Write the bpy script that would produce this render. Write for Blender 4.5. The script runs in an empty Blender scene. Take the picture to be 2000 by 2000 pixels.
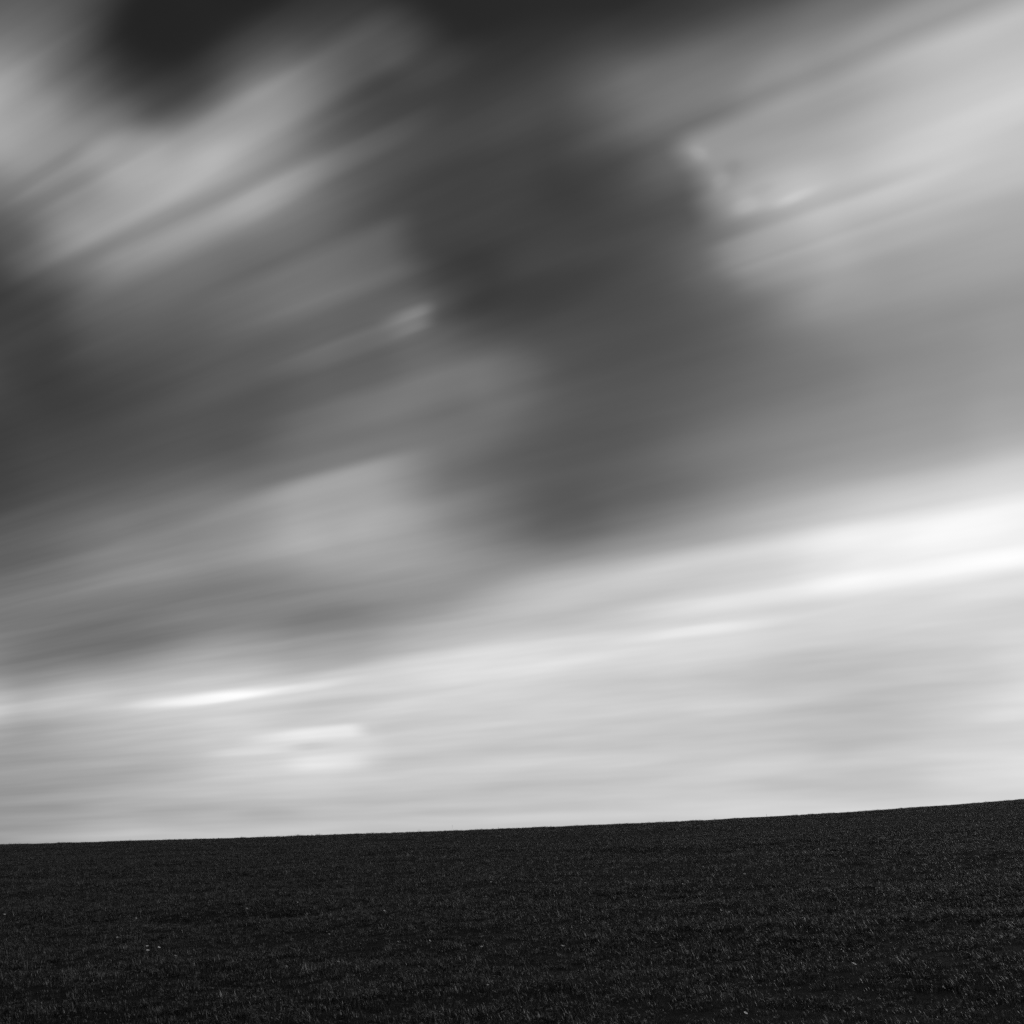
import bpy, bmesh, math, random
import numpy as np

rng = np.random.default_rng(7)
random.seed(7)
sc = bpy.context.scene
C = sc.collection
R = math.radians

# ------------------------------------------------------------------ camera
FOV, PITCH, EYE = 50.0, 18.0, 1.6
cam = bpy.data.objects.new('camera', bpy.data.cameras.new('camera'))
C.objects.link(cam)
sc.camera = cam
cam.location = (0, 0, EYE)
cam.rotation_euler = (R(90 + PITCH), 0, 0)
cam.data.sensor_width = 36
cam.data.lens = 18 / math.tan(R(FOV / 2))
cam.data.clip_start = 0.05
cam.data.clip_end = 20000
FPX = 1000 / math.tan(R(FOV / 2))


def ray(px, py):
    """direction of a pixel of the 2000 px photograph"""
    a = (px - 1000) / FPX
    b = (1000 - py) / FPX
    v = np.array([a, math.cos(R(PITCH)) - b * math.sin(R(PITCH)), math.sin(R(PITCH)) + b * math.cos(R(PITCH))])
    return v / np.linalg.norm(v)


# ------------------------------------------------------------------ exposure
sc.view_settings.view_transform = 'Standard'
sc.view_settings.look = 'None'
sc.view_settings.exposure = 0.0
sc.view_settings.gamma = 1.0
sc.view_settings.use_curve_mapping = False
sc.cycles.use_denoising = False
sc.cycles.max_bounces = 2
sc.cycles.diffuse_bounces = 1
sc.cycles.glossy_bounces = 1
sc.cycles.transmission_bounces = 1
sc.cycles.use_adaptive_sampling = True
sc.cycles.adaptive_threshold = 0.006
sc.cycles.adaptive_min_samples = 6

# ------------------------------------------------------------------ sun (thin overcast, to the right)
SUN_EL, SUN_AZ = 28.0, 65.0           # azimuth clockwise from +Y
sd = bpy.data.lights.new('sun', 'SUN')
sd.energy = 1.1
sd.angle = R(20)
sun = bpy.data.objects.new('sun', sd)
C.objects.link(sun)
sun.rotation_euler = (R(90 - SUN_EL), 0, R(180 - SUN_AZ))

# ------------------------------------------------------------------ sky: clear sky seen through a red filter,
# with wind-drawn cloud streaks lying on a domed cloud deck
W = bpy.data.worlds.new('World')
sc.world = W
W.use_nodes = True
W.cycles.sampling_method = 'MANUAL'
W.cycles.sample_map_resolution = 512
nt = W.node_tree
N, LK = nt.nodes, nt.links


def wn(t, **kw):
    n = N.new(t)
    for k, v in kw.items():
        setattr(n, k, v)
    return n


def wm(op, a, b=None, c=None, clamp=False):
    n = wn('ShaderNodeMath', operation=op, use_clamp=clamp)
    for i, v in enumerate((a, b, c)):
        if v is None:
            continue
        if isinstance(v, (int, float)):
            n.inputs[i].default_value = v
        else:
            LK.new(v, n.inputs[i])
    return n.outputs[0]


sky = wn('ShaderNodeTexSky', sky_type='NISHITA', sun_disc=False)
sky.sun_elevation = R(SUN_EL)
sky.sun_rotation = R(SUN_AZ)
sep = wn('ShaderNodeSeparateColor')
LK.new(sky.outputs[0], sep.inputs[0])
clear = wm('MULTIPLY', sep.outputs[0], 0.18)         # red channel only, dense filter

# cloud coordinates: the cloud layer drifts along one horizontal wind axis, so in perspective every streak lies on a
# great circle through that axis; x = angle along the streak, y = which streak (0 at the horizon)
WIND = R(-55)
tc = wn('ShaderNodeTexCoord')
sx = wn('ShaderNodeSeparateXYZ')
LK.new(tc.outputs['Generated'], sx.inputs[0])
zz = wm('MAXIMUM', sx.outputs[2], 0.0)
along = wm('ADD', wm('MULTIPLY', sx.outputs[0], math.sin(WIND)), wm('MULTIPLY', sx.outputs[1], math.cos(WIND)))
side = wm('SUBTRACT', wm('MULTIPLY', sx.outputs[0], math.cos(WIND)), wm('MULTIPLY', sx.outputs[1], math.sin(WIND)))
cx = wn('ShaderNodeCombineXYZ')
LK.new(wm('ARCCOSINE', along), cx.inputs[0])
LK.new(wm('ARCTAN2', sx.outputs[2], side), cx.inputs[1])
deck = cx.outputs[0]


def streak_noise(sx_, sy_, detail):
    m = wn('ShaderNodeVectorMath', operation='MULTIPLY')
    m.inputs[1].default_value = (1 / sx_, 1 / sy_, 0)
    LK.new(deck, m.inputs[0])
    n = wn('ShaderNodeTexNoise', noise_dimensions='2D')
    n.inputs['Scale'].default_value = 1.0
    n.inputs['Detail'].default_value = detail
    n.inputs['Roughness'].default_value = 0.55
    LK.new(m.outputs[0], n.inputs['Vector'])
    return n


n1 = streak_noise(0.30, 0.032, 3.0)
low = wn('ShaderNodeMapRange', interpolation_type='SMOOTHSTEP')   # low cloud is foreshortened into finer layers
for i_, v_ in zip(('From Min', 'From Max', 'To Min', 'To Max'), (0.10, 0.38, 0.22, 0.045)):
    low.inputs[i_].default_value = v_
LK.new(zz, low.inputs['Value'])
streak = wm('MULTIPLY', wm('SUBTRACT', n1.outputs[0], 0.5), low.outputs[0])
n2 = streak_noise(0.40, 0.055, 2.0)
# gentle warp so that no streak has a perfectly regular edge
wv = wn('ShaderNodeVectorMath', operation='MULTIPLY_ADD')
LK.new(n2.outputs['Color'], wv.inputs[0])
wv.inputs[1].default_value = (0.030, 0.012, 0)
wob = wn('ShaderNodeVectorMath', operation='ADD')
wob.inputs[1].default_value = (-0.015, -0.006, 0)
LK.new(deck, wv.inputs[2])
LK.new(wv.outputs[0], wob.inputs[0])
deckw = wob.outputs[0]

mr = wn('ShaderNodeMapRange', interpolation_type='SMOOTHSTEP')
for i, v in zip(('From Min', 'From Max', 'To Min', 'To Max'), (0.02, 0.50, 0.80, 0.38)):
    mr.inputs[i].default_value = v
LK.new(zz, mr.inputs['Value'])
cover = wm('ADD', mr.outputs[0], streak)


def deck_point(px, py):
    d = ray(px, py)
    w = d[0] * math.sin(WIND) + d[1] * math.cos(WIND)
    s = d[0] * math.cos(WIND) - d[1] * math.sin(WIND)
    return np.array([math.acos(w), math.atan2(d[2], s)])


def vm(op, *args):
    n = wn('ShaderNodeVectorMath', operation=op)
    for i, v in enumerate(args):
        if isinstance(v, (tuple, list)):
            n.inputs[i].default_value = v
        else:
            LK.new(v, n.inputs[i])
    return n.outputs['Value'] if op == 'DOT_PRODUCT' else n.outputs[0]


def spread(axis_no):
    sp = wn('ShaderNodeSeparateXYZ')
    LK.new(deckw, sp.inputs[0])
    cb = wn('ShaderNodeCombineXYZ')
    for k in range(3):
        LK.new(sp.outputs[axis_no], cb.inputs[k])
    return cb.outputs[0]


AX, AY = spread(0), spread(1)
carry = AX


def patch_numbers(px, py, length, width):
    """centre and half sizes on the cloud layer of a streak seen at a pixel"""
    e = 2.0
    c = deck_point(px, py)
    fl = math.atan2(1700 - py, px + 2200)                  # the wind axis meets the horizon at this pixel
    ux, uy = e * math.cos(fl), -e * math.sin(fl)
    s0 = length * abs(deck_point(px + ux, py + uy) - deck_point(px - ux, py - uy))[0] / (2 * e)
    s1 = width * abs(deck_point(px - uy, py + ux) - deck_point(px + uy, py - ux))[1] / (2 * e)
    return c[0], c[1], s0, s1


def cloud_patches(three):
    """three soft cloud streaks drawn out along the wind (gaps where the amount is negative)"""
    global cover, carry
    n = [patch_numbers(*t[:4]) for t in three]
    u = vm('MULTIPLY_ADD', carry, tuple(1 / q[2] for q in n), tuple(-q[0] / q[2] for q in n))
    v = vm('MULTIPLY_ADD', AY, tuple(1 / q[3] for q in n), tuple(-q[1] / q[3] for q in n))
    q = vm('MULTIPLY_ADD', v, v, vm('MULTIPLY', u, u))
    k = vm('DIVIDE', tuple(t[4] / 1.3 for t in three), vm('MULTIPLY_ADD', q, q, (1 / 1.3,) * 3))
    cover = wm('ADD', cover, vm('DOT_PRODUCT', k, (1, 1, 1)))


def edge(src_, pairs):
    """smooth 0..1 steps for three clouds at once"""
    n = wn('ShaderNodeMapRange', data_type='FLOAT_VECTOR', interpolation_type='SMOOTHSTEP')
    LK.new(src_, n.inputs['Vector'])
    for i_, nm in ((0, 'From_Min_FLOAT3'), (1, 'From_Max_FLOAT3')):
        [s for s in n.inputs if s.identifier == nm][0].default_value = tuple(p[i_] for p in pairs)
    return [s for s in n.outputs if s.identifier == 'Vector'][0]


def cloud_banks(three):
    """three cloud banks, each with its own front, tail, upper and lower edge"""
    global cover
    E = [[], [], [], []]
    for x, y, bk, bs, fw, fs, up, us, dn, ds, am in three:
        c0, c1, sp, st = patch_numbers(x, y, 1, 1)
        E[0].append((c0 - (bk + bs) * sp, c0 - bk * sp))
        E[1].append((c0 + (fw + fs) * sp, c0 + fw * sp))
        E[2].append((c1 - (dn + ds) * st, c1 - dn * st))
        E[3].append((c1 + (up + us) * st, c1 + up * st))
    a = vm('MULTIPLY', edge(carry, E[0]), edge(carry, E[1]))
    b = vm('MULTIPLY', edge(AY, E[2]), edge(AY, E[3]))
    cover = wm('ADD', cover, vm('DOT_PRODUCT', vm('MULTIPLY', a, b), tuple(t[10] for t in three)))


# x, y | back, soft | forward, soft | up, soft | down, soft | amount
BANKS = [
    (1380, 330, -10, 80, 700, 300, 46, 54, 62, 74, 0.17), (1600, 330, 100, 220, 600, 300, 30, 80, 25, 70, 0.05),
    (1460, 395, 10, 60, 80, 130, 24, 44, 8, 26, 0.05), (1480, 472, 50, 80, 120, 420, 6, 26, 20, 50, 0.07),
    (1500, 530, 40, 70, 150, 400, 12, 18, 14, 36, 0.05), (1290, 190, 20, 240, 700, 300, 30, 90, 20, 70, 0.07),
    (330, 330, 190, 130, 220, 260, 40, 80, 40, 60, 0.16), (330, 468, 110, 130, 110, 260, 6, 40, 8, 56, 0.09),
    (375, 424, 80, 120, 60, 130, 4, 18, 4, 18, -0.03), (150, 312, 80, 100, 70, 120, 6, 22, 5, 20, 0.035),
    (105, 326, 40, 90, 30, 90, 3, 17, 3, 17, -0.035), (182, 338, 60, 110, 50, 110, 3, 18, 3, 18, -0.03),
    (560, 190, 150, 170, 180, 180, 26, 50, 26, 50, 0.11), (680, 300, 120, 280, 80, 180, 5, 24, 8, 36, 0.05),
    (740, 490, 180, 260, 20, 100, 30, 40, 45, 40, 0.09), (812, 612, 5, 90, 4, 44, 3, 18, 3, 18, 0.09),
    (822, 634, 5, 70, 2, 40, 2, 13, 2, 14, 0.06), (760, 645, 100, 200, 50, 70, 6, 20, 14, 30, 0.06),
    (840, 690, 160, 200, 30, 220, 20, 40, 40, 80, 0.05), (680, 800, 80, 150, 140, 260, 12, 32, 20, 50, 0.05),
    (680, 980, 90, 240, 50, 170, 46, 34, 50, 110, 0.14), (1780, 1065, 300, 480, 500, 200, 34, 46, 44, 48, 0.17),
    (1300, 1110, 220, 250, 220, 250, 18, 40, 18, 34, 0.06), (1400, 1226, 80, 160, 80, 180, 3, 13, 3, 15, 0.03),
    (420, 1364, 120, 150, 200, 190, 12, 20, 12, 26, 0.06), (640, 1433, 40, 170, 35, 54, 4, 16, 4, 18, 0.12),
    (640, 1450, 110, 160, 60, 70, 14, 26, 40, 44, 0.035), (500, 1468, 50, 80, 40, 60, 3, 9, 3, 9, 0.05),
    (640, 1489, 30, 80, 30, 60, 3, 16, 4, 20, 0.06), (950, 1290, 200, 260, 200, 260, 13, 24, 18, 34, 0.05),
]
while len(BANKS) % 3:
    BANKS.append((1000, 0, 50, 50, 50, 50, 50, 50, 50, 50, 0))
for i in range(0, len(BANKS), 3):
    cloud_banks(BANKS[i:i + 3])

# x, y, length, width, amount: where each softer streak of cloud or gap lies
CLOUDS = [
    (60, 975, 420, 220, -0.226), (1950, 375, 420, 220, 0.245), (1005, 0, 420, 220, -0.177), (1950, 1050, 420, 220, 0.147),
    (1110, 675, 420, 220, -0.152), (-45, 1575, 420, 220, -0.203), (368, 0, 180, 110, -0.284), (32, 240, 120, 160, 0.19),
    (429, 385, 300, 90, 0.144), (352, 1210, 300, 90, -0.131), (1122, 990, 300, 90, -0.16), (968, 440, 300, 90, -0.116),
    (1122, 1265, 300, 90, 0.082), (32, 640, 120, 160, -0.157), (1815, 55, 300, 90, 0.168), (1544, 480, 120, 160, 0.122),
    (1215, 1650, 420, 220, -0.058), (275, 1375, 300, 90, 0.051), (312, 1040, 180, 110, 0.086), (1661, -110, 300, 90, -0.147),
    (872, 800, 180, 110, 0.071), (660, 1650, 300, 90, -0.071), (-110, 1265, 300, 90, -0.108), (648, 1240, 240, 50, -0.104),
    (1600, 1000, 240, 50, 0.092), (737, -110, 300, 90, -0.148), (1712, 1480, 120, 160, -0.035), (536, 840, 180, 110, -0.088),
    (704, 600, 180, 110, 0.053), (1992, 800, 120, 160, 0.05), (1544, 1200, 240, 50, 0.076), (1712, 360, 240, 50, 0.119),
    (872, 360, 240, 50, -0.073), (1199, -110, 300, 90, -0.216), (592, 200, 180, 110, -0.096), (816, 1040, 180, 110, 0.095),
    (253, 302.5, 90, 70, 0.124), (312, 160, 120, 160, -0.111), (1432, 360, 240, 50, -0.068), (1376, 200, 180, 110, 0.044),
    (891, 1375, 300, 90, 0.061), (1096, 880, 240, 50, -0.06), (984, 600, 240, 50, -0.062), (-80, 840, 120, 160, -0.092),
    (32, 440, 240, 50, -0.101), (1264, -80, 120, 160, -0.102), (2048, 1400, 180, 110, 0.048), (1488, 1120, 240, 50, -0.116),
    (480, 480, 240, 50, 0.02), (275, 715, 300, 90, -0.049), (1152, 1120, 240, 50, 0.076), (2048, 200, 120, 160, 0.015),
    (816, 280, 180, 110, -0.051), (872, -80, 120, 160, -0.171), (1969, 1210, 300, 90, -0.023), (1152, 320, 120, 160, -0.065),
    (1768, 680, 120, 160, 0.036), (1376, 1280, 120, 160, 0.029), (816, 1160, 240, 50, -0.059), (144, 1280, 240, 50, -0.101),
    (-55, 1375, 90, 70, 0.125), (44, -110, 300, 90, -0.073), (2048, 320, 240, 50, 0.077), (424, 1520, 180, 110, -0.047),
    (984.5, 742.5, 90, 70, 0.065), (592, 920, 240, 50, 0.033), (2048, 920, 240, 50, 0.088), (1408, 522.5, 90, 70, 0.048),
    (1507, 880, 300, 90, 0.025), (2048, 640, 180, 110, 0.044), (2046, 1650, 300, 90, -0.027), (660, 990, 300, 90, -0.053),
    (214.5, 1650, 90, 70, 0.048), (1600, 200, 240, 50, -0.088), (830.5, 632.5, 90, 70, 0.063), (907.5, 550, 90, 70, -0.072),
    (1177, 165, 90, 70, 0.051), (830.5, 110, 90, 70, 0.064), (1992, 1120, 240, 50, 0.08), (648, 1280, 120, 160, -0.062),
    (522.5, 137.5, 90, 70, 0.051), (60.5, 467.5, 90, 70, 0.068), (536, 360, 120, 160, 0.056), (-80, 1000, 240, 50, -0.053),
    (1639, 577.5, 90, 70, 0.042), (1507, 715, 300, 90, -0.019), (1824, -40, 240, 50, -0.057), (1523.5, 165, 90, 70, 0.07),
    (1376, 320, 240, 50, 0.045), (1824, 160, 240, 50, 0.036), (522.5, -55, 90, 70, -0.135), (200, -40, 120, 160, -0.047),
    (1096, 1520, 240, 50, 0.028), (928, 1440, 240, 50, -0.025), (715, 715, 90, 70, -0.044), (1639, 1100, 90, 70, 0.047),
    (1824, 1000, 240, 50, 0.055), (1100, 1017.5, 90, 70, -0.053), (214.5, 247.5, 90, 70, 0.075), (368.5, 330, 90, 70, 0.048),
    (-80, 240, 120, 160, 0.083), (1488, 1160, 240, 50, 0.073), (-24, 160, 240, 50, 0.032), (2048, 240, 240, 50, 0.053),
    (1432, 0, 120, 160, -0.053), (176, 1045, 90, 70, 0.026), (648, 520, 240, 50, -0.029), (368, 600, 120, 160, 0.03),
    (-55, 577.5, 90, 70, -0.062), (2048, -80, 120, 160, 0.047), (2024, 1292.5, 90, 70, 0.044), (-80, 1080, 120, 160, -0.036),
    (445.5, 1457.5, 90, 70, 0.038), (137.5, 1375, 90, 70, 0.06), (480, 1280, 240, 50, 0.079), (536, 1400, 240, 50, 0.048),
    (-80, 1680, 120, 160, -0.053), (599.5, 1512.5, 90, 70, 0.026), (816, 1280, 240, 50, 0.026), (648, 1000, 120, 160, 0.063),
    (1320, -80, 240, 50, -0.073), (1488, 1280, 240, 50, 0.031), (1600, 1360, 120, 160, -0.016), (715, 1045, 90, 70, -0.063),
    (1860, 1045, 170, 26, 0.05), (410, 1364, 110, 11, 0.17), (290, 1374, 60, 8, 0.06), (570, 1345, 100, 9, 0.08),
    (1368, 300, 18, 16, 0.05), (1398, 355, 20, 14, 0.05), (1450, 400, 30, 18, 0.05), (1420, 330, 20, 14, -0.03),
    (1480, 370, 26, 14, -0.025), (1530, 395, 30, 12, 0.03), (1380, 1230, 110, 11, 0.05), (535, 408, 75, 10, 0.02),
    (1549, 384, 42, 12, 0.04), (585, 1462, 60, 8, -0.05), (100, 1433, 110, 14, -0.03), (62, 1480, 80, 10, -0.02),
    (230, 1511, 130, 16, -0.02), (50, 1547, 100, 10, -0.03), (80, 1578, 90, 9, -0.02), (260, 1573, 110, 12, 0.02),
    (533, 1594, 60, 14, -0.04), (52, 1621, 100, 8, -0.04), (1466, 1433, 150, 22, -0.03), (1518, 1485, 90, 17, 0.025),
    (1533, 1531, 70, 14, -0.03), (1957, 1397, 80, 12, 0.03), (1000, 1535, 80, 12, -0.02), (900, 1590, 90, 10, -0.02),
    (1180, 1330, 120, 16, -0.02), (1250, 1400, 150, 14, -0.02), (1080, 1475, 150, 14, 0.02), (1750, 1330, 160, 14, 0.02),
    (1700, 1590, 160, 10, 0.015), (860, 1410, 120, 12, -0.02),
]
while len(CLOUDS) % 3:
    CLOUDS.append((1000, 0, 50, 50, 0))
for i in range(0, len(CLOUDS), 3):
    cloud_patches(CLOUDS[i:i + 3])

cov = wm('POWER', wm('MAXIMUM', cover, 0.0), 2.2)
# light = clear * (1 - cover) + white cloud * cover
lum = wm('ADD', wm('MULTIPLY', clear, 0.1), wm('MULTIPLY', wm('SUBTRACT', 1.0, wm('MULTIPLY', clear, 0.1)), cov))
bg = N['Background']
LK.new(wm('MULTIPLY', lum, 10.0), bg.inputs[0])
bg.inputs[1].default_value = 0.10


# ------------------------------------------------------------------ helpers
def mat(name):
    m = bpy.data.materials.new(name)
    m.use_nodes = True
    return m, m.node_tree.nodes, m.node_tree.links, m.node_tree.nodes['Principled BSDF']


def mesh_obj(name, verts, faces, material, parent=None, coll=None, smooth=False, loc=None):
    me = bpy.data.meshes.new(name)
    me.from_pydata([tuple(map(float, v)) for v in verts], [], faces)
    if smooth:
        me.polygons.foreach_set('use_smooth', [True] * len(me.polygons))
    for m_ in (material if isinstance(material, (list, tuple)) else [material]):
        me.materials.append(m_)
    o = bpy.data.objects.new(name, me)
    (coll or C).objects.link(o)
    o.parent = parent
    if loc is not None:
        o.location = loc
    return o


def tag(o, label=None, category=None, group=None, kind=None):
    for k, v in (('label', label), ('category', category), ('group', group), ('kind', kind)):
        if v:
            o[k] = v
    return o


# ------------------------------------------------------------------ hill
def vnoise(x, y, seed):
    """smooth value noise, about -1..1"""
    x = np.asarray(x, float)
    y = np.asarray(y, float)
    xi, yi = np.floor(x).astype(np.int64), np.floor(y).astype(np.int64)
    fx, fy = x - xi, y - yi
    fx, fy = fx * fx * (3 - 2 * fx), fy * fy * (3 - 2 * fy)

    def h(i, j):
        n = (i * 374761393 + j * 668265263 + seed * 974711) & 0x7fffffff
        n = ((n ^ (n >> 13)) * 1274126177) & 0x7fffffff
        return ((n ^ (n >> 16)) & 0xffff) / 32767.5 - 1
    return (h(xi, yi) * (1 - fx) + h(xi + 1, yi) * fx) * (1 - fy) + (h(xi, yi + 1) * (1 - fx) + h(xi + 1, yi + 1) * fx) * fy


def height(x, y):
    x = np.asarray(x, float)
    y = np.asarray(y, float)
    ax = np.abs(x)
    X = np.where(ax < 45, x, np.sign(x) * (45 + 20 * np.tanh(np.maximum(ax - 45, 0) / 20)))
    z = 0.08667 * y - 0.00046 * y * y + 0.03828 * X + 0.000456 * X * X + 0.00000486 * X ** 3
    low = -26.0                                   # the lowland round the hill
    z = np.where(z - low > 20, z, low + 20 * np.exp(np.minimum((z - low) / 20 - 1, 0)))
    near = np.exp(-(np.maximum(np.hypot(x, y - 35) - 60, 0) / 25) ** 2)
    z = z + near * (0.040 * vnoise(x / 4.1, y / 3.3, 1) + 0.032 * vnoise(x / 1.3, y / 0.9, 2) + 0.014 * vnoise(x / .5, y / .4, 3))
    far = np.clip((np.hypot(x, y) - 300) / 900, 0, 1)
    return z + far * 5 * vnoise(x / 410, y / 390, 5)


def axis(lo, hi, step, out, grow=1.22):
    a = list(np.arange(lo, hi + 1e-6, step))
    s, b = step, hi
    while b < out:
        s *= grow
        b += s
        a.append(b)
    s, b = step, lo
    while b > -out:
        s *= grow
        b -= s
        a.insert(0, b)
    return np.array(a)


gx = axis(-46, 52, 0.28, 6000)
gy = axis(-4, 84, 0.25, 6000)
GX, GY = np.meshgrid(gx, gy)
GZ = height(GX, GY)
gv = np.stack([GX.ravel(), GY.ravel(), GZ.ravel()], 1)
nx, ny = len(gx), len(gy)
ii = (np.arange(ny - 1)[:, None] * nx + np.arange(nx - 1)[None, :]).ravel()
gf = np.stack([ii, ii + 1, ii + nx + 1, ii + nx], 1)

m_ground, n_, l_, b_ = mat('thatch and soil')
tcg = n_.new('ShaderNodeTexCoord')
na = n_.new('ShaderNodeTexNoise')
na.inputs['Scale'].default_value = 9.0
na.inputs['Detail'].default_value = 8.0
na.inputs['Roughness'].default_value = 0.7
l_.new(tcg.outputs['Object'], na.inputs['Vector'])
cr = n_.new('ShaderNodeValToRGB')
cr.color_ramp.elements[0].position, cr.color_ramp.elements[0].color = 0.3, (0.004, 0.004, 0.004, 1)
cr.color_ramp.elements[1].position, cr.color_ramp.elements[1].color = 0.75, (0.012, 0.012, 0.012, 1)
l_.new(na.outputs[0], cr.inputs[0])
l_.new(cr.outputs[0], b_.inputs['Base Color'])
b_.inputs['Roughness'].default_value = 0.95
b_.inputs['Specular IOR Level'].default_value = 0.1
bp = n_.new('ShaderNodeBump')
bp.inputs['Distance'].default_value = 0.03
l_.new(na.outputs[0], bp.inputs['Height'])
l_.new(bp.outputs[0], b_.inputs['Normal'])

me = bpy.data.meshes.new('hill')
me.vertices.add(len(gv))
me.vertices.foreach_set('co', gv.ravel())
me.loops.add(gf.size)
me.loops.foreach_set('vertex_index', gf.ravel())
me.polygons.add(len(gf))
me.polygons.foreach_set('loop_start', np.arange(len(gf)) * 4)
me.polygons.foreach_set('loop_total', np.full(len(gf), 4))
me.update(calc_edges=True)
me.polygons.foreach_set('use_smooth', [True] * len(gf))
me.materials.append(m_ground)
hill = bpy.data.objects.new('hill', me)
C.objects.link(hill)
tag(hill, kind='structure')


def on_ground(px, py, tmax=300):
    """where a pixel's ray meets the hill"""
    d = ray(px, py)
    t = np.arange(4, tmax, 0.02)
    p = np.array([0, 0, EYE]) + t[:, None] * d
    hit = np.nonzero(p[:, 2] <= height(p[:, 0], p[:, 1]))[0]
    if not len(hit):                                  # just above the crest: use the crest itself
        i = int(np.argmin(p[:, 2] - height(p[:, 0], p[:, 1])))
    else:
        i = hit[0]
    return np.array([p[i, 0], p[i, 1], float(height(p[i, 0], p[i, 1]))])


# ------------------------------------------------------------------ grass
def leaf_material(name, lo, hi, spec, rough, trans=0.25, skew=1.0):
    m, n, l, b = mat(name)
    oi = n.new('ShaderNodeObjectInfo')
    geo = n.new('ShaderNodeNewGeometry')
    mx = n.new('ShaderNodeMath')
    mx.operation = 'MULTIPLY_ADD'
    l.new(geo.outputs['Random Per Island'], mx.inputs[0])
    mx.inputs[1].default_value = 0.6
    sc2 = n.new('ShaderNodeMath')
    sc2.operation = 'MULTIPLY'
    l.new(oi.outputs['Random'], sc2.inputs[0])
    sc2.inputs[1].default_value = 0.4
    l.new(sc2.outputs[0], mx.inputs[2])
    mrr = n.new('ShaderNodeMapRange')
    mrr.inputs['To Min'].default_value = lo
    mrr.inputs['To Max'].default_value = hi
    pw = n.new('ShaderNodeMath')
    pw.operation = 'POWER'
    pw.inputs[1].default_value = skew
    l.new(mx.outputs[0], pw.inputs[0])
    l.new(pw.outputs[0], mrr.inputs['Value'])
    l.new(mrr.outputs[0], b.inputs['Base Color'])
    b.inputs['Roughness'].default_value = rough
    b.inputs['Specular IOR Level'].default_value = spec
    tr = n.new('ShaderNodeBsdfTranslucent')
    l.new(mrr.outputs[0], tr.inputs[0])
    mxs = n.new('ShaderNodeMixShader')
    mxs.inputs[0].default_value = trans
    l.new(b.outputs[0], mxs.inputs[1])
    l.new(tr.outputs[0], mxs.inputs[2])
    l.new(mxs.outputs[0], n['Material Output'].inputs[0])
    return m


m_blade = leaf_material('grass blade', 0.006, 0.125, 0.45, 0.36, 0.15, 2.8)
m_dry = leaf_material('dry grass blade', 0.12, 0.34, 0.3, 0.5)
m_clover = leaf_material('clover leaf', 0.03, 0.22, 0.4, 0.4, 0.25, 2.0)

src = bpy.data.collections.new('grass sources')          # never linked to the scene: only feeds the instancer


def add_blade(V, Fc, Mi, x, y, h, w, az, lean, curl, mi):
    """one tapered, bending blade of three segments"""
    dx, dy = math.cos(az), math.sin(az)
    sx_, sy_ = -dy, dx
    pos, z, ang = 0.0, 0.0, lean
    i0 = len(V)
    for k in range(4):
        ww = w * (1.0, 0.9, 0.62, 0.0)[k] / 2
        if k < 3:
            V.append((x + dx * pos - sx_ * ww, y + dy * pos - sy_ * ww, z))
            V.append((x + dx * pos + sx_ * ww, y + dy * pos + sy_ * ww, z))
        else:
            V.append((x + dx * pos, y + dy * pos, z))
        pos += h / 3 * math.sin(ang)
        z += h / 3 * math.cos(ang)
        ang += curl
    Fc += [(i0, i0 + 1, i0 + 3, i0 + 2), (i0 + 2, i0 + 3, i0 + 5, i0 + 4), (i0 + 4, i0 + 5, i0 + 6)]
    Mi += [mi] * 3


def add_clover(V, Fc, Mi, x, y, h, r, mi):
    """three rounded leaflets on a bent stalk"""
    a0 = random.uniform(0, 6.28)
    tx, ty = random.uniform(-.5, .5), random.uniform(-.5, .5)
    add_blade(V, Fc, Mi, x - .004, y, h * 1.05, .0018, a0, .1, .1, 0)
    for k in range(3):
        a = a0 + k * 2.094
        i0 = len(V)
        for s, t in ((0, 0), (.55, -.42), (1, -.3), (1.02, .0), (1, .3), (.55, .42)):
            lx = r * (s * math.cos(a) - t * math.sin(a))
            ly = r * (s * math.sin(a) + t * math.cos(a))
            V.append((x + lx, y + ly, h + lx * tx + ly * ty + .15 * r * abs(t)))
        Fc.append(tuple(range(i0, i0 + 6)))
        Mi.append(mi)


def tuft(name, nblades, rad, hmin, hmax, wmin, wmax, ndry, nclover, spread):
    V, Fc, Mi = [], [], []
    wind = random.uniform(0, 6.28)
    for k in range(nblades):
        r = rad * math.sqrt(random.random())
        t = random.uniform(0, 6.28)
        az = t + random.gauss(0, .9) if random.random() < .7 else wind + random.gauss(0, .5)
        h = random.uniform(hmin, hmax) * (1.25 - .5 * r / rad)
        add_blade(V, Fc, Mi, r * math.cos(t), r * math.sin(t), h, random.uniform(wmin, wmax), az,
                  random.uniform(.05, spread), random.uniform(.05, .55), 1 if k < ndry else 0)
    for k in range(nclover):
        r = rad * math.sqrt(random.random())
        t = random.uniform(0, 6.28)
        add_clover(V, Fc, Mi, r * math.cos(t), r * math.sin(t), random.uniform(.5, .9) * hmax, random.uniform(.007, .015), 2)
    o = mesh_obj(name, V, Fc, [m_blade, m_dry, m_clover], coll=src)
    o.data.polygons.foreach_set('material_index', Mi)
    return o


specs = [(42, .085, .030, .065, .0024, .0038, 0, 0, .30), (42, .085, .025, .060, .0024, .0038, 1, 0, .4),
         (36, .09, .035, .085, .0026, .0044, 2, 2, .5), (28, .10, .022, .055, .0024, .0038, 0, 7, .6),
         (46, .075, .040, .095, .0022, .0036, 1, 0, .30), (36, .10, .025, .060, .0026, .0040, 1, 4, .7),
         (42, .085, .030, .065, .0024, .0038, 0, 1, .35), (40, .085, .028, .060, .0024, .0038, 0, 0, .45)]
for i, s in enumerate(specs):
    tuft('tuft_source_%02d' % i, *s)


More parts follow.
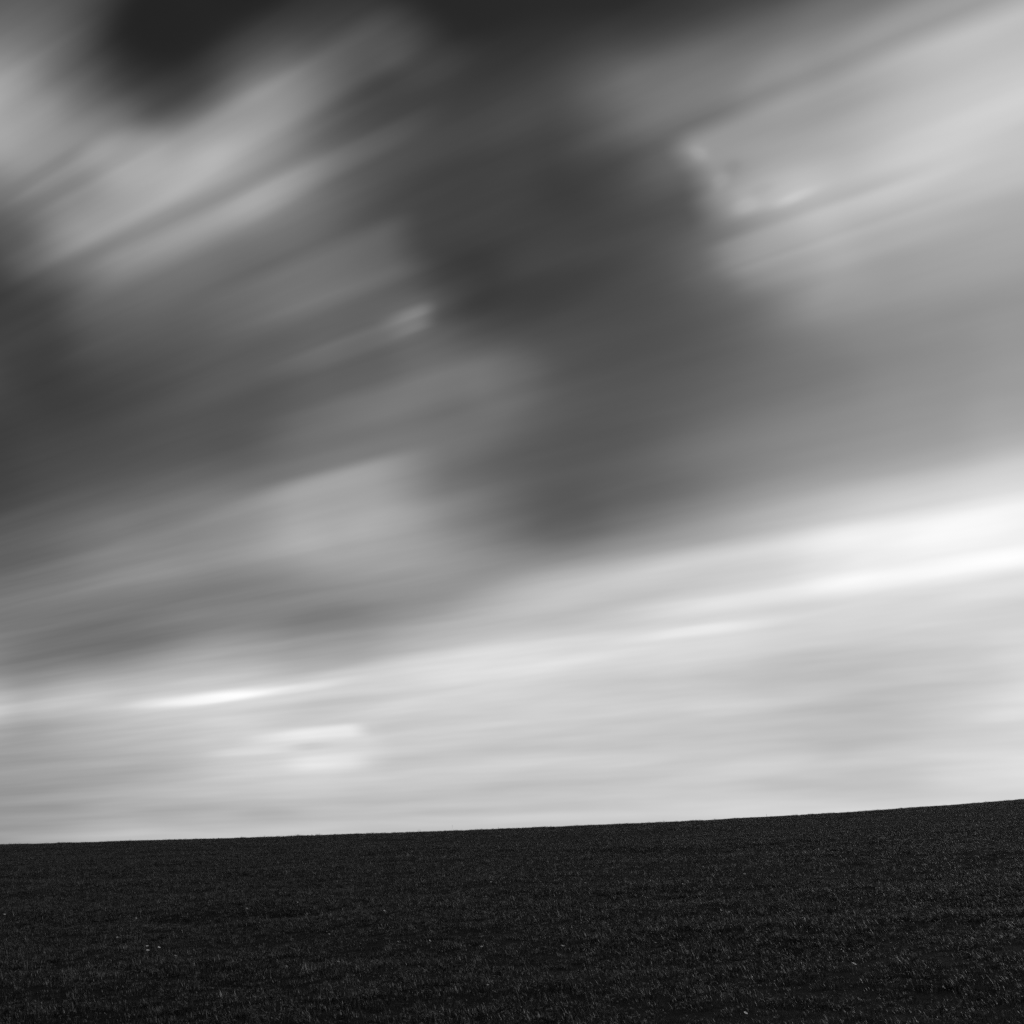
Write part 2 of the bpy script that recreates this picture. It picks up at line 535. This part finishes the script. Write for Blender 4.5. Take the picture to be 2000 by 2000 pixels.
def scatter(n_target, y0, y1):
    """positions over the wedge of field in front of the camera, wider than the view"""
    out = []
    need = n_target
    while need > 0:
        y = np.sqrt(rng.uniform(max(y0, 0) ** 2, y1 ** 2, need * 2)) if y0 >= 0 else rng.uniform(y0, y1, need * 2)
        hw = 0.62 * np.maximum(y, 0) + 4
        x = rng.uniform(-1, 1, need * 2) * (0.62 * y1 + 4)
        k = np.abs(x) < hw
        out.append(np.stack([x[k], y[k]], 1)[:need])
        need -= len(out[-1])
    return np.concatenate(out)


def area(y0, y1):
    return 0.62 * (y1 * y1 - y0 * y0) + 8 * (y1 - y0)


bands = [(-3, 6, 60), (6, 16, 200), (16, 32, 140), (32, 84, 72)]
P = np.concatenate([scatter(int((area(max(a, 0), b) + (24 if a < 0 else 0)) * d), a, b) for a, b, d in bands])
x, y = P[:, 0], P[:, 1]
lush = 0.5 + 0.18 * vnoise(x / 1.9, y / 1.5, 11) + 0.34 * vnoise(x / .42, y / .40, 12) + 0.12 * vnoise(x / 7, y / 6, 13)
keep = rng.random(len(P)) < np.clip(0.72 + 0.7 * lush, 0.55, 1)
P, x, y, lush = P[keep], x[keep], y[keep], lush[keep]
n = len(P)
var = rng.integers(0, len(specs), n)
scl = np.clip(0.50 + 0.62 * lush, 0.42, 1.3) * rng.uniform(.8, 1.2, n)
scl = np.where(rng.random(n) < 0.002 + 0.010 * (y > 45), scl * 1.8, scl)
pm = bpy.data.meshes.new('grass')
pm.vertices.add(n)
pm.vertices.foreach_set('co', np.stack([x, y, height(x, y) - .003], 1).ravel())
a = pm.attributes.new('variant', 'INT', 'POINT')
a.data.foreach_set('value', var.astype(np.int32))
a = pm.attributes.new('size', 'FLOAT', 'POINT')
a.data.foreach_set('value', scl.astype(np.float32))
a = pm.attributes.new('turn', 'FLOAT_VECTOR', 'POINT')
a.data.foreach_set('vector', np.stack([rng.normal(0, .12, n), rng.normal(0, .12, n), rng.uniform(0, 6.283, n)], 1).astype(np.float32).ravel())
grass = bpy.data.objects.new('grass', pm)
C.objects.link(grass)
tag(grass, 'short dark pasture grass with clover covering the whole hillside', 'grass', kind='stuff')
for m_ in (m_blade, m_dry, m_clover):
    pm.materials.append(m_)

ng = bpy.data.node_groups.new('grass tufts', 'GeometryNodeTree')
ng.interface.new_socket('Geometry', in_out='INPUT', socket_type='NodeSocketGeometry')
ng.interface.new_socket('Geometry', in_out='OUTPUT', socket_type='NodeSocketGeometry')
gi = ng.nodes.new('NodeGroupInput')
go = ng.nodes.new('NodeGroupOutput')
iop = ng.nodes.new('GeometryNodeInstanceOnPoints')
ci = ng.nodes.new('GeometryNodeCollectionInfo')
ci.inputs['Collection'].default_value = src
ci.inputs['Separate Children'].default_value = True
ci.inputs['Reset Children'].default_value = True


def named(nm, dt):
    q = ng.nodes.new('GeometryNodeInputNamedAttribute')
    q.data_type = dt
    q.inputs['Name'].default_value = nm
    return q.outputs['Attribute']


gl = ng.links.new
gl(gi.outputs[0], iop.inputs['Points'])
gl(ci.outputs[0], iop.inputs['Instance'])
iop.inputs['Pick Instance'].default_value = True
gl(named('variant', 'INT'), iop.inputs['Instance Index'])
e2r = ng.nodes.new('FunctionNodeEulerToRotation')
gl(named('turn', 'FLOAT_VECTOR'), e2r.inputs[0])
gl(e2r.outputs[0], iop.inputs['Rotation'])
gl(named('size', 'FLOAT'), iop.inputs['Scale'])
gl(iop.outputs[0], go.inputs[0])
md = grass.modifiers.new('tufts', 'NODES')
md.node_group = ng

# ------------------------------------------------------------------ small plants one can pick out
m_petal = leaf_material('white petal', 0.78, 0.86, 0.3, 0.5, 0.15)
m_disc = leaf_material('flower centre', 0.25, 0.35, 0.1, 0.8, 0.0)
m_stem = leaf_material('flower stem', 0.03, 0.06, 0.3, 0.5, 0.1)
m_pale = leaf_material('pale fallen leaf', 0.30, 0.42, 0.3, 0.5, 0.2)
m_stalk = leaf_material('dry stalk', 0.04, 0.08, 0.2, 0.7, 0.0)


def tube(pts, radii, sides=5):
    V, Fc = [], []
    for (px, py, pz), r in zip(pts, radii):
        for k in range(sides):
            t = 2 * math.pi * k / sides
            V.append((px + r * math.cos(t), py + r * math.sin(t), pz))
    for i in range(len(pts) - 1):
        for k in range(sides):
            k2 = (k + 1) % sides
            Fc.append((i * sides + k, i * sides + k2, (i + 1) * sides + k2, (i + 1) * sides + k))
    Fc.append(tuple(range((len(pts) - 1) * sides, len(pts) * sides)))
    return V, Fc


def petals_mesh(rad, count=13):
    V, Fc = [], []
    for k in range(count):
        t = 2 * math.pi * k / count
        c, s = math.cos(t), math.sin(t)
        i0 = len(V)
        for u, v, z in ((.25, -.07, 0), (.75, -.15, .10), (1.0, 0, .05 + .1 * (k % 3)), (.75, .15, .10), (.25, .07, 0)):
            V.append((rad * (u * c - v * s), rad * (u * s + v * c), rad * z))
        Fc.append(tuple(range(i0, i0 + 5)))
    return V, Fc


def disc_mesh(rad):
    V, Fc = [(0, 0, rad * .7)], []
    for ring, (r, z) in enumerate(((.6, .5), (1.0, .0))):
        for k in range(8):
            t = 2 * math.pi * k / 8
            V.append((rad * r * math.cos(t), rad * r * math.sin(t), rad * z))
    for k in range(8):
        k2 = (k + 1) % 8
        Fc.append((0, 1 + k, 1 + k2))
        Fc.append((1 + k, 9 + k, 9 + k2, 1 + k2))
    return V, Fc


def daisy(px, py, label, size=1.0):
    p = on_ground(px, py)
    p = on_ground(px, py + .09 * FPX / p[1])
    root = bpy.data.objects.new('daisy', None)
    root.empty_display_size = 0.02
    C.objects.link(root)
    root.location = p
    tag(root, label, 'flower', 'daisies scattered in the grass')
    h, r = 0.098 * random.uniform(.9, 1.15), 0.015 * size
    bx = random.uniform(-.012, .012)
    V, Fc = tube([(0, 0, -.01), (bx * .4, 0, h * .5), (bx, 0, h)], (.0014, .0012, .0011))
    mesh_obj('stem', V, Fc, m_stem, root)
    tilt = (random.uniform(.15, .45), random.uniform(-.1, .5), random.uniform(0, .5))
    V, Fc = petals_mesh(r)
    o = mesh_obj('petals', V, Fc, m_petal, root, loc=(bx, 0, h))
    o.rotation_euler = tilt
    V, Fc = disc_mesh(r * .33)
    o = mesh_obj('flower_centre', V, Fc, m_disc, root, smooth=True, loc=(bx, 0, h))
    o.rotation_euler = tilt


daisy(287, 1855, 'upper white daisy of the close pair in the near left grass')
daisy(289, 1861, 'lower white daisy of the close pair in the near left grass', 1.15)
daisy(309, 1857, 'white daisy just right of the close pair in the near left grass')
daisy(1408, 1783, 'left daisy of two small pale ones side by side on the right half', .8)
daisy(1424, 1785, 'right daisy of two small pale ones side by side on the right half', .8)
daisy(1457, 1989, 'pale daisy at the very bottom edge of the field, right of centre', .9)
daisy(1674, 1892, 'bright white daisy alone low in the near right grass', 1.2)
daisy(1099, 1857, 'pale daisy alone in the near grass right of the middle', 1.0)
daisy(74, 1706, 'pale daisy far up the slope near the left edge', 1.2)
daisy(8, 1791, 'pale daisy at the far left edge halfway down the field', 1.0)
SINGLES = ((225, 1836, .8), (482, 1778, .8), (581, 1767, .8), (643, 1831, .7), (561, 1893, .7), (841, 1841, .9), (775, 1846, .8), (882, 1676, 1.1),
                  (869, 1676, .9), (958, 1726, 1.0), (950, 1754, .9), (751, 1783, .9), (1143, 1729, 1.0), (1297, 1648, 1.2), (1335, 1729, .9),
                  (1457, 1710, 1.3), (1572, 1713, 1.0), (1518, 1861, .8), (1479, 1843, .7), (1919, 1893, .7), (1789, 1766, 1.0), (1868, 1697, 1.1),
                  (1340, 1680, 1.0), (263, 1799, .8), (954, 1935, .7), (1674, 1987, .7), (941, 1857, .8), (1280, 1846, .7))
ORD = ('first', 'second', 'third', 'fourth', 'fifth', 'sixth', 'seventh', 'eighth', 'ninth', 'tenth', 'eleventh', 'twelfth', 'thirteenth', 'fourteenth')
for lo, hi, where in ((0, 1740, 'high on the slope'), (1740, 1839, 'midway down the field'), (1839, 2001, 'low in the near grass')):
    for k, (px, py, s) in enumerate(sorted(q for q in SINGLES if lo <= q[1] < hi)):
        daisy(px, py, '%s from the left of the single tiny pale daisies %s' % (ORD[k], where), s * .9)


def fallen_leaf(px, py, label, size):
    p = on_ground(px, py + 1)
    root = bpy.data.objects.new('fallen_leaf', None)
    root.empty_display_size = 0.02
    C.objects.link(root)
    root.location = p + np.array([0, 0, .060])
    root.rotation_euler = (random.uniform(-.2, .6), random.uniform(-.3, .3), random.uniform(0, 6.28))
    tag(root, label, 'leaf', 'pale leaves lying on the grass')
    V, Fc = [], []
    prof = ((-1, .05), (-.7, .42), (-.25, .6), (.2, .55), (.65, .32), (1, .02))
    for u, v in prof:
        for s in (-1, 0, 1):
            V.append((size * u, size * v * s, size * (.22 * abs(s) * v / .6 + .10 * u * u)))
    for i in range(len(prof) - 1):
        for k in (0, 1):
            Fc.append((i * 3 + k, i * 3 + k + 1, i * 3 + k + 4, i * 3 + k + 3))
    mesh_obj('leaf_blade', V, Fc, m_pale, root, smooth=True)
    V, Fc = tube([(0, 0, 0), (0, 0, size * .5), (size * .05, 0, size * .9)], (.0012, .001, .001))
    o = mesh_obj('leaf_stalk', V, Fc, m_stalk, root, loc=(-size, 0, size * .1))
    o.rotation_euler = (0, R(-100), 0)


fallen_leaf(197, 1967, 'pale curled leaf lying on the grass at bottom left', .022)
fallen_leaf(660, 1893, 'pale curled leaf lying on the near grass left of the middle', .020)
fallen_leaf(724, 1893, 'pale curled leaf lying on the near grass close to the middle', .018)
fallen_leaf(1248, 1959, 'pale curled leaf lying on the grass at the bottom right of centre', .022)
fallen_leaf(342, 1949, 'small pale leaf above the bright bent blade at bottom left', .017)
fallen_leaf(342, 1880, 'small pale leaf to the lower right of the daisy trio', .017)


def weed_stalk(px, py, h, rad, label, head):
    p = on_ground(px, py + 3)
    root = bpy.data.objects.new('weed_stalk', None)
    root.empty_display_size = 0.05
    C.objects.link(root)
    root.location = p
    tag(root, label, 'weed', 'weeds standing on the skyline')
    b = random.uniform(-.03, .03)
    V, Fc = tube([(0, 0, -.02), (b * .3, 0, h * .4), (b, 0, h * .85)], (rad, rad * .8, rad * .6))
    mesh_obj('stem', V, Fc, m_stalk, root)
    V, Fc = tube([(b, 0, h * .82), (b * 1.1, 0, h * .88), (b * 1.2, 0, h * .95), (b * 1.25, 0, h)], (head * .4, head, head * .8, head * .15), 7)
    mesh_obj('seed_head', V, Fc, m_stalk, root, smooth=True)
    V, Fc, Mi = [], [], []
    for k in range(5):
        add_blade(V, Fc, Mi, 0, 0, h * random.uniform(.35, .55), .006, k * 1.26 + .3, .5, .25, 0)
    mesh_obj('leaves', V, Fc, m_blade, root)


weed_stalk(883, 1622, .30, .0022, 'thin faint tall weed stalk on the skyline left of centre', .006)
weed_stalk(1497, 1595, .17, .006, 'short dark weed head poking above the skyline right of centre', .012)
weed_stalk(236, 1643, .12, .003, 'low weed poking just above the skyline at the left', .008)
